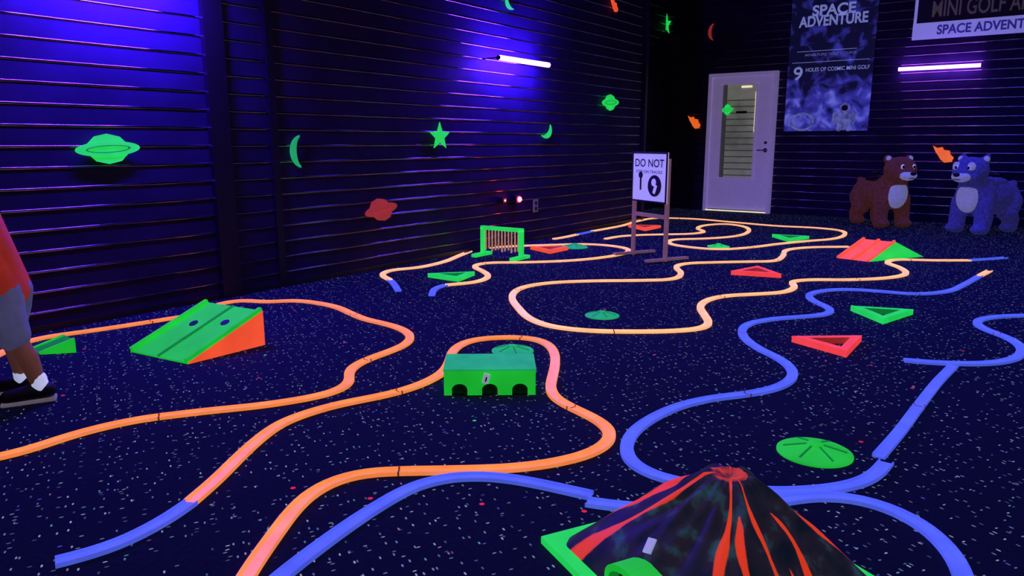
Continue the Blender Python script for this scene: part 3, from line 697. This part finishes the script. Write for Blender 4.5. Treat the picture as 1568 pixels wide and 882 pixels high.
# ------------------------------------------------------------------ ride-on plush animals
def ride(name, loc, rotz, fur, sc, ear, body_len=1.0):
    bm=bmesh.new(); L=body_len
    add_sph(bm,(-.22*L,0,.40),(.30*L,.21,.20),sub=3); add_sph(bm,(.08,0,.42),(.19,.20,.22),sub=3); add_sph(bm,(-.40*L,0,.38),(.19,.21,.20),sub=3)
    chain(bm,[((.10,0,.50),.16),((.18,0,.62),.14)])
    add_sph(bm,(.22,0,.69),(.165,.185,.150),sub=3)
    add_sph(bm,(.28,.08,.64),(.09,.08,.08)); add_sph(bm,(.28,-.08,.64),(.09,.08,.08)); add_sph(bm,(.36,0,.645),(.09,.08,.065),sub=3)
    for s in (-1,1):
        chain(bm,[((.12,s*.12,.34),.105),((.13,s*.14,.18),.088),((.14,s*.14,.06),.085)]); add_sph(bm,(.18,s*.14,.055),(.11,.085,.055))
        chain(bm,[((-.40*L,s*.12,.34),.13),((-.33*L,s*.14,.22),.105),((-.44*L,s*.14,.14),.080),((-.42*L,s*.14,.06),.08)]); add_sph(bm,(-.38*L,s*.14,.055),(.11,.085,.055))
        if ear=='round': add_sph(bm,(.17,s*.135,.81),(.035,.055,.055))
        else: chain(bm,[((.17,s*.11,.79),.055),((.16,s*.135,.855),.025)])
    chain(bm,[((-.52*L,0,.42),.06),((-.60*L,0,.46),.055),((-.66*L,0,.53),.045)])
    body=blob('plush_body',bm,fur,0.014,8)
    bm=bmesh.new()
    add_sph(bm,(.205,0,.40),(.095,.125,.17),sub=3); cb=finish('chest_patch',bm,M['cream'],True)
    bm=bmesh.new()
    add_sph(bm,(.375,0,.625),(.095,.095,.058),sub=3)
    for s in (-1,1):
        if ear!='round': add_sph(bm,(.345,s*.080,.735),(.032,.045,.05))
        add_sph(bm,(.188,s*.137,.815),(.03,.033,.033))
    mz=finish('muzzle_patch',bm,M['cream'],True)
    bm=bmesh.new()
    for s in (-1,1): add_sph(bm,(.366,s*.070,.725),(.014,.022,.028))
    ew=finish('eyes',bm,M['eyew'],True)
    bm=bmesh.new()
    for s in (-1,1): add_sph(bm,(.378,s*.068,.722),(.009,.015,.019))
    add_sph(bm,(.468,0,.650),(.025,.036,.024)); add_box(bm,(.455,0,.597),(.02,.07,.008))
    pn=finish('nose_and_pupils',bm,M['black'],True)
    bm=bmesh.new(); add_sph(bm,(-.20*L,0,.560),(.19*L,.15,.055),sub=3); sd=finish('saddle',bm,M['trim'] if ear=='round' else M['plushblue'],True)
    bm=bmesh.new(); add_cyl(bm,(-.02,0,.56),(-.03,0,.64),.018); add_cyl(bm,(-.03,-.16,.64),(-.03,.16,.64),.014)
    for s in (-1,1): add_cyl(bm,(-.03,s*.10,.64),(-.03,s*.19,.64),.022)
    hb=finish('handlebar',bm,M['trim'],True)
    g=grp(name,[body,cb,mz,ew,pn,sd,hb],loc,rotz,True); g.scale=(sc,sc,sc); return g
def heading(r,f): v=RT*r+FW*f; return math.atan2(v.y,v.x)
ride('plush_bear_ride', fl(1352,346), heading(0.12,-1.0), M['brown'], 1.05, 'round', 0.85)
ride('plush_raccoon_ride', fl(1493,356), heading(-0.95,-0.5), M['plushblue'], 1.06, 'point', 0.95)

# ------------------------------------------------------------------ child
def child():
    LA=(-.07,.055,.055); RA=(.055,-.06,.055); LK=(-.005,.06,.255); RK=(.085,-.055,.26); LH=(.035,.05,.45); RH=(.045,-.05,.45)
    neck=(.165,0,.835); head=(.235,0,.925)
    bm=bmesh.new()
    for A,K,Hp in ((LA,LK,LH),(RA,RK,RH)):
        chain(bm,[(Hp,.062),(K,.043)]); 
        mid=Vector(K).lerp(Vector(A),.35)+Vector((-.010,0,0)); chain(bm,[(K,.040),(mid,.040),(A,.026)])
    chain(bm,[((.04,0,.47),.075),((.08,0,.62),.072),((.13,0,.76),.075)]); chain(bm,[((.14,-.07,.77),.05),((.14,.07,.77),.05)])
    chain(bm,[((.14,0,.79),.038),(neck,.032),(head,.035)])
    add_sph(bm,head,(.078,.068,.085),sub=3); add_sph(bm,(.268,0,.885),(.045,.045,.045))
    add_sph(bm,(.316,0,.905),(.014,.010,.013)); 
    for s in (-1,1): add_sph(bm,(.228,s*.069,.918),(.013,.008,.020))
    for s,el,wr in ((1,(.150,.130,.655),(.262,.105,.585)),(-1,(.175,-.130,.655),(.285,-.085,.60))):
        sh=(.135,s*.108,.775); chain(bm,[(sh,.036),(el,.026),(wr,.018)])
        w=Vector(wr); f=(w-Vector(el)).normalized(); side=Vector((0,0,1)).cross(f).normalized(); upv=f.cross(side)
        palm=w+f*.028; add_sph(bm,palm,(.026,.012,.022)); add_sph(bm,w+f*.014,.016)
        for k,(o,ln) in enumerate(((-.017,.030),(-.006,.036),(.006,.034),(.017,.026))):
            b0=w+f*.040+upv*o; b1=b0+f*ln*.55-side*s*.004; b2=b1+f*ln*.35-side*s*.014; chain(bm,[(b0,.0068),(b1,.006),(b2,.005)],.5)
        t0=w+f*.016+upv*.016; chain(bm,[(t0,.008),(t0+f*.018+upv*.014-side*s*.006,.007),(t0+f*.034+upv*.014-side*s*.012,.0055)],.5)
    skin=blob('body_skin',bm,M['skin'],0.0055,3)
    bm=bmesh.new()
    chain(bm,[((.045,0,.455),.088),((.075,0,.60),.086),((.125,0,.74),.086)]); 
    chain(bm,[((.045,-.035,.46),.083),((.13,-.06,.755),.068)]); chain(bm,[((.045,.035,.46),.083),((.13,.06,.755),.068)])
    chain(bm,[((.13,.07,.775),.056),((.137,.112,.76),.052),((.145,.130,.685),.043)]); chain(bm,[((.13,-.07,.775),.056),((.145,-.112,.76),.052),((.165,-.130,.685),.043)])
    shirt=blob('t_shirt',bm,M['shirt'],0.009,5)
    bm=bmesh.new()
    chain(bm,[((.04,.035,.455),.080),((.03,.055,.38),.075),((.008,.062,.285),.068)]); chain(bm,[((.04,-.035,.455),.080),((.06,-.055,.38),.075),((.085,-.058,.285),.066)])
    shorts=blob('shorts',bm,M['shorts'],0.009,4)
    bm=bmesh.new()
    for A in (LA,RA): chain(bm,[((A[0],A[1],.055),.034),((A[0]+.004,A[1],.098),.031)])
    socks=blob('socks',bm,M['sock'],0.006,2)
    bm=bmesh.new()
    for A,yw in ((LA,.38),(RA,.1)):
        d=Vector((math.cos(yw),math.sin(yw),0)); c=Vector((A[0],A[1],0))
        chain(bm,[(c-d*.02+Vector((0,0,.045)),.036),(c+d*.05+Vector((0,0,.040)),.034),(c+d*.115+Vector((0,0,.032)),.031)])
    shoes=blob('shoes',bm,M['shoe'],0.006,3)
    bm=bmesh.new()
    for A,yw in ((LA,.38),(RA,.1)):
        d=Vector((math.cos(yw),math.sin(yw),0)); c=Vector((A[0],A[1],0)); rt=Matrix.Rotation(yw,3,'Z')
        add_box(bm,c+d*.045+Vector((0,0,.009)),(.195,.068,.016),rt,0,.006)
    soles=finish('shoe_soles',bm,M['sole'])
    bm=bmesh.new()
    add_sph(bm,(.222,0,.950),(.085,.076,.075),sub=3); add_sph(bm,(.185,0,.925),(.052,.070,.070),sub=3)
    hair=blob('hair',bm,M['hair'],0.007,3)
    bm=bmesh.new()
    for s in (-1,1): add_sph(bm,(.304,s*.026,.922),(.007,.011,.007))
    add_box(bm,(.311,0,.876),(.008,.032,.005)); face=finish('eyes_and_mouth',bm,M['ink'],True)
    grp('child',[skin,shirt,shorts,socks,shoes,soles,hair,face],fl(48,608),heading(-1.0,-0.12),True)
child()

# ------------------------------------------------------------------ laser projector + outlet on left wall
p=wl(792,305,.06)
bm=bmesh.new(); add_box(bm,(XL+.05,p.y,p.z),(.07,.10,.09),bev=.006); add_box(bm,(XL+.04,p.y-.22,p.z),(.05,.07,.06),bev=.004); hb=finish('projector_case',bm,M['black'])
bm=bmesh.new(); add_sph(bm,(XL+.085,p.y,p.z),.030); add_sph(bm,(XL+.065,p.y-.22,p.z),.012); ld=finish('projector_lens',bm,M['laser'],True)
l=bpy.data.lights.new('red','POINT'); l.energy=0.8; l.color=(1,.05,.05); l.shadow_soft_size=.03
lo=bpy.data.objects.new('projector_glow',l); scene.collection.objects.link(lo); lo.location=(XL+.16,p.y,p.z)
grp('laser_projector',[hb,ld,lo],p)
p=wl(820,315,.02)
bm=bmesh.new(); add_box(bm,(XL+.02,p.y,p.z),(.012,.09,.14),bev=.003,mi=0)
for s in (-1,1): add_box(bm,(XL+.027,p.y,p.z+s*.03),(.006,.04,.035),mi=1)
finish('wall_outlet',bm,[M['letterw'],M['ink']])

# ------------------------------------------------------------------ world + camera
w=bpy.data.worlds.new('World'); scene.world=w; w.use_nodes=True
w.node_tree.nodes['Background'].inputs[0].default_value=(0.001,0.001,0.005,1); w.node_tree.nodes['Background'].inputs[1].default_value=1.0
cam=bpy.data.cameras.new('Camera'); co=bpy.data.objects.new('Camera',cam); scene.collection.objects.link(co)
co.location=(0,0,H); co.rotation_euler=(math.radians(90)-T,0,YAW); cam.sensor_width=36; cam.lens=F/1568*36; cam.clip_end=100
scene.camera=co
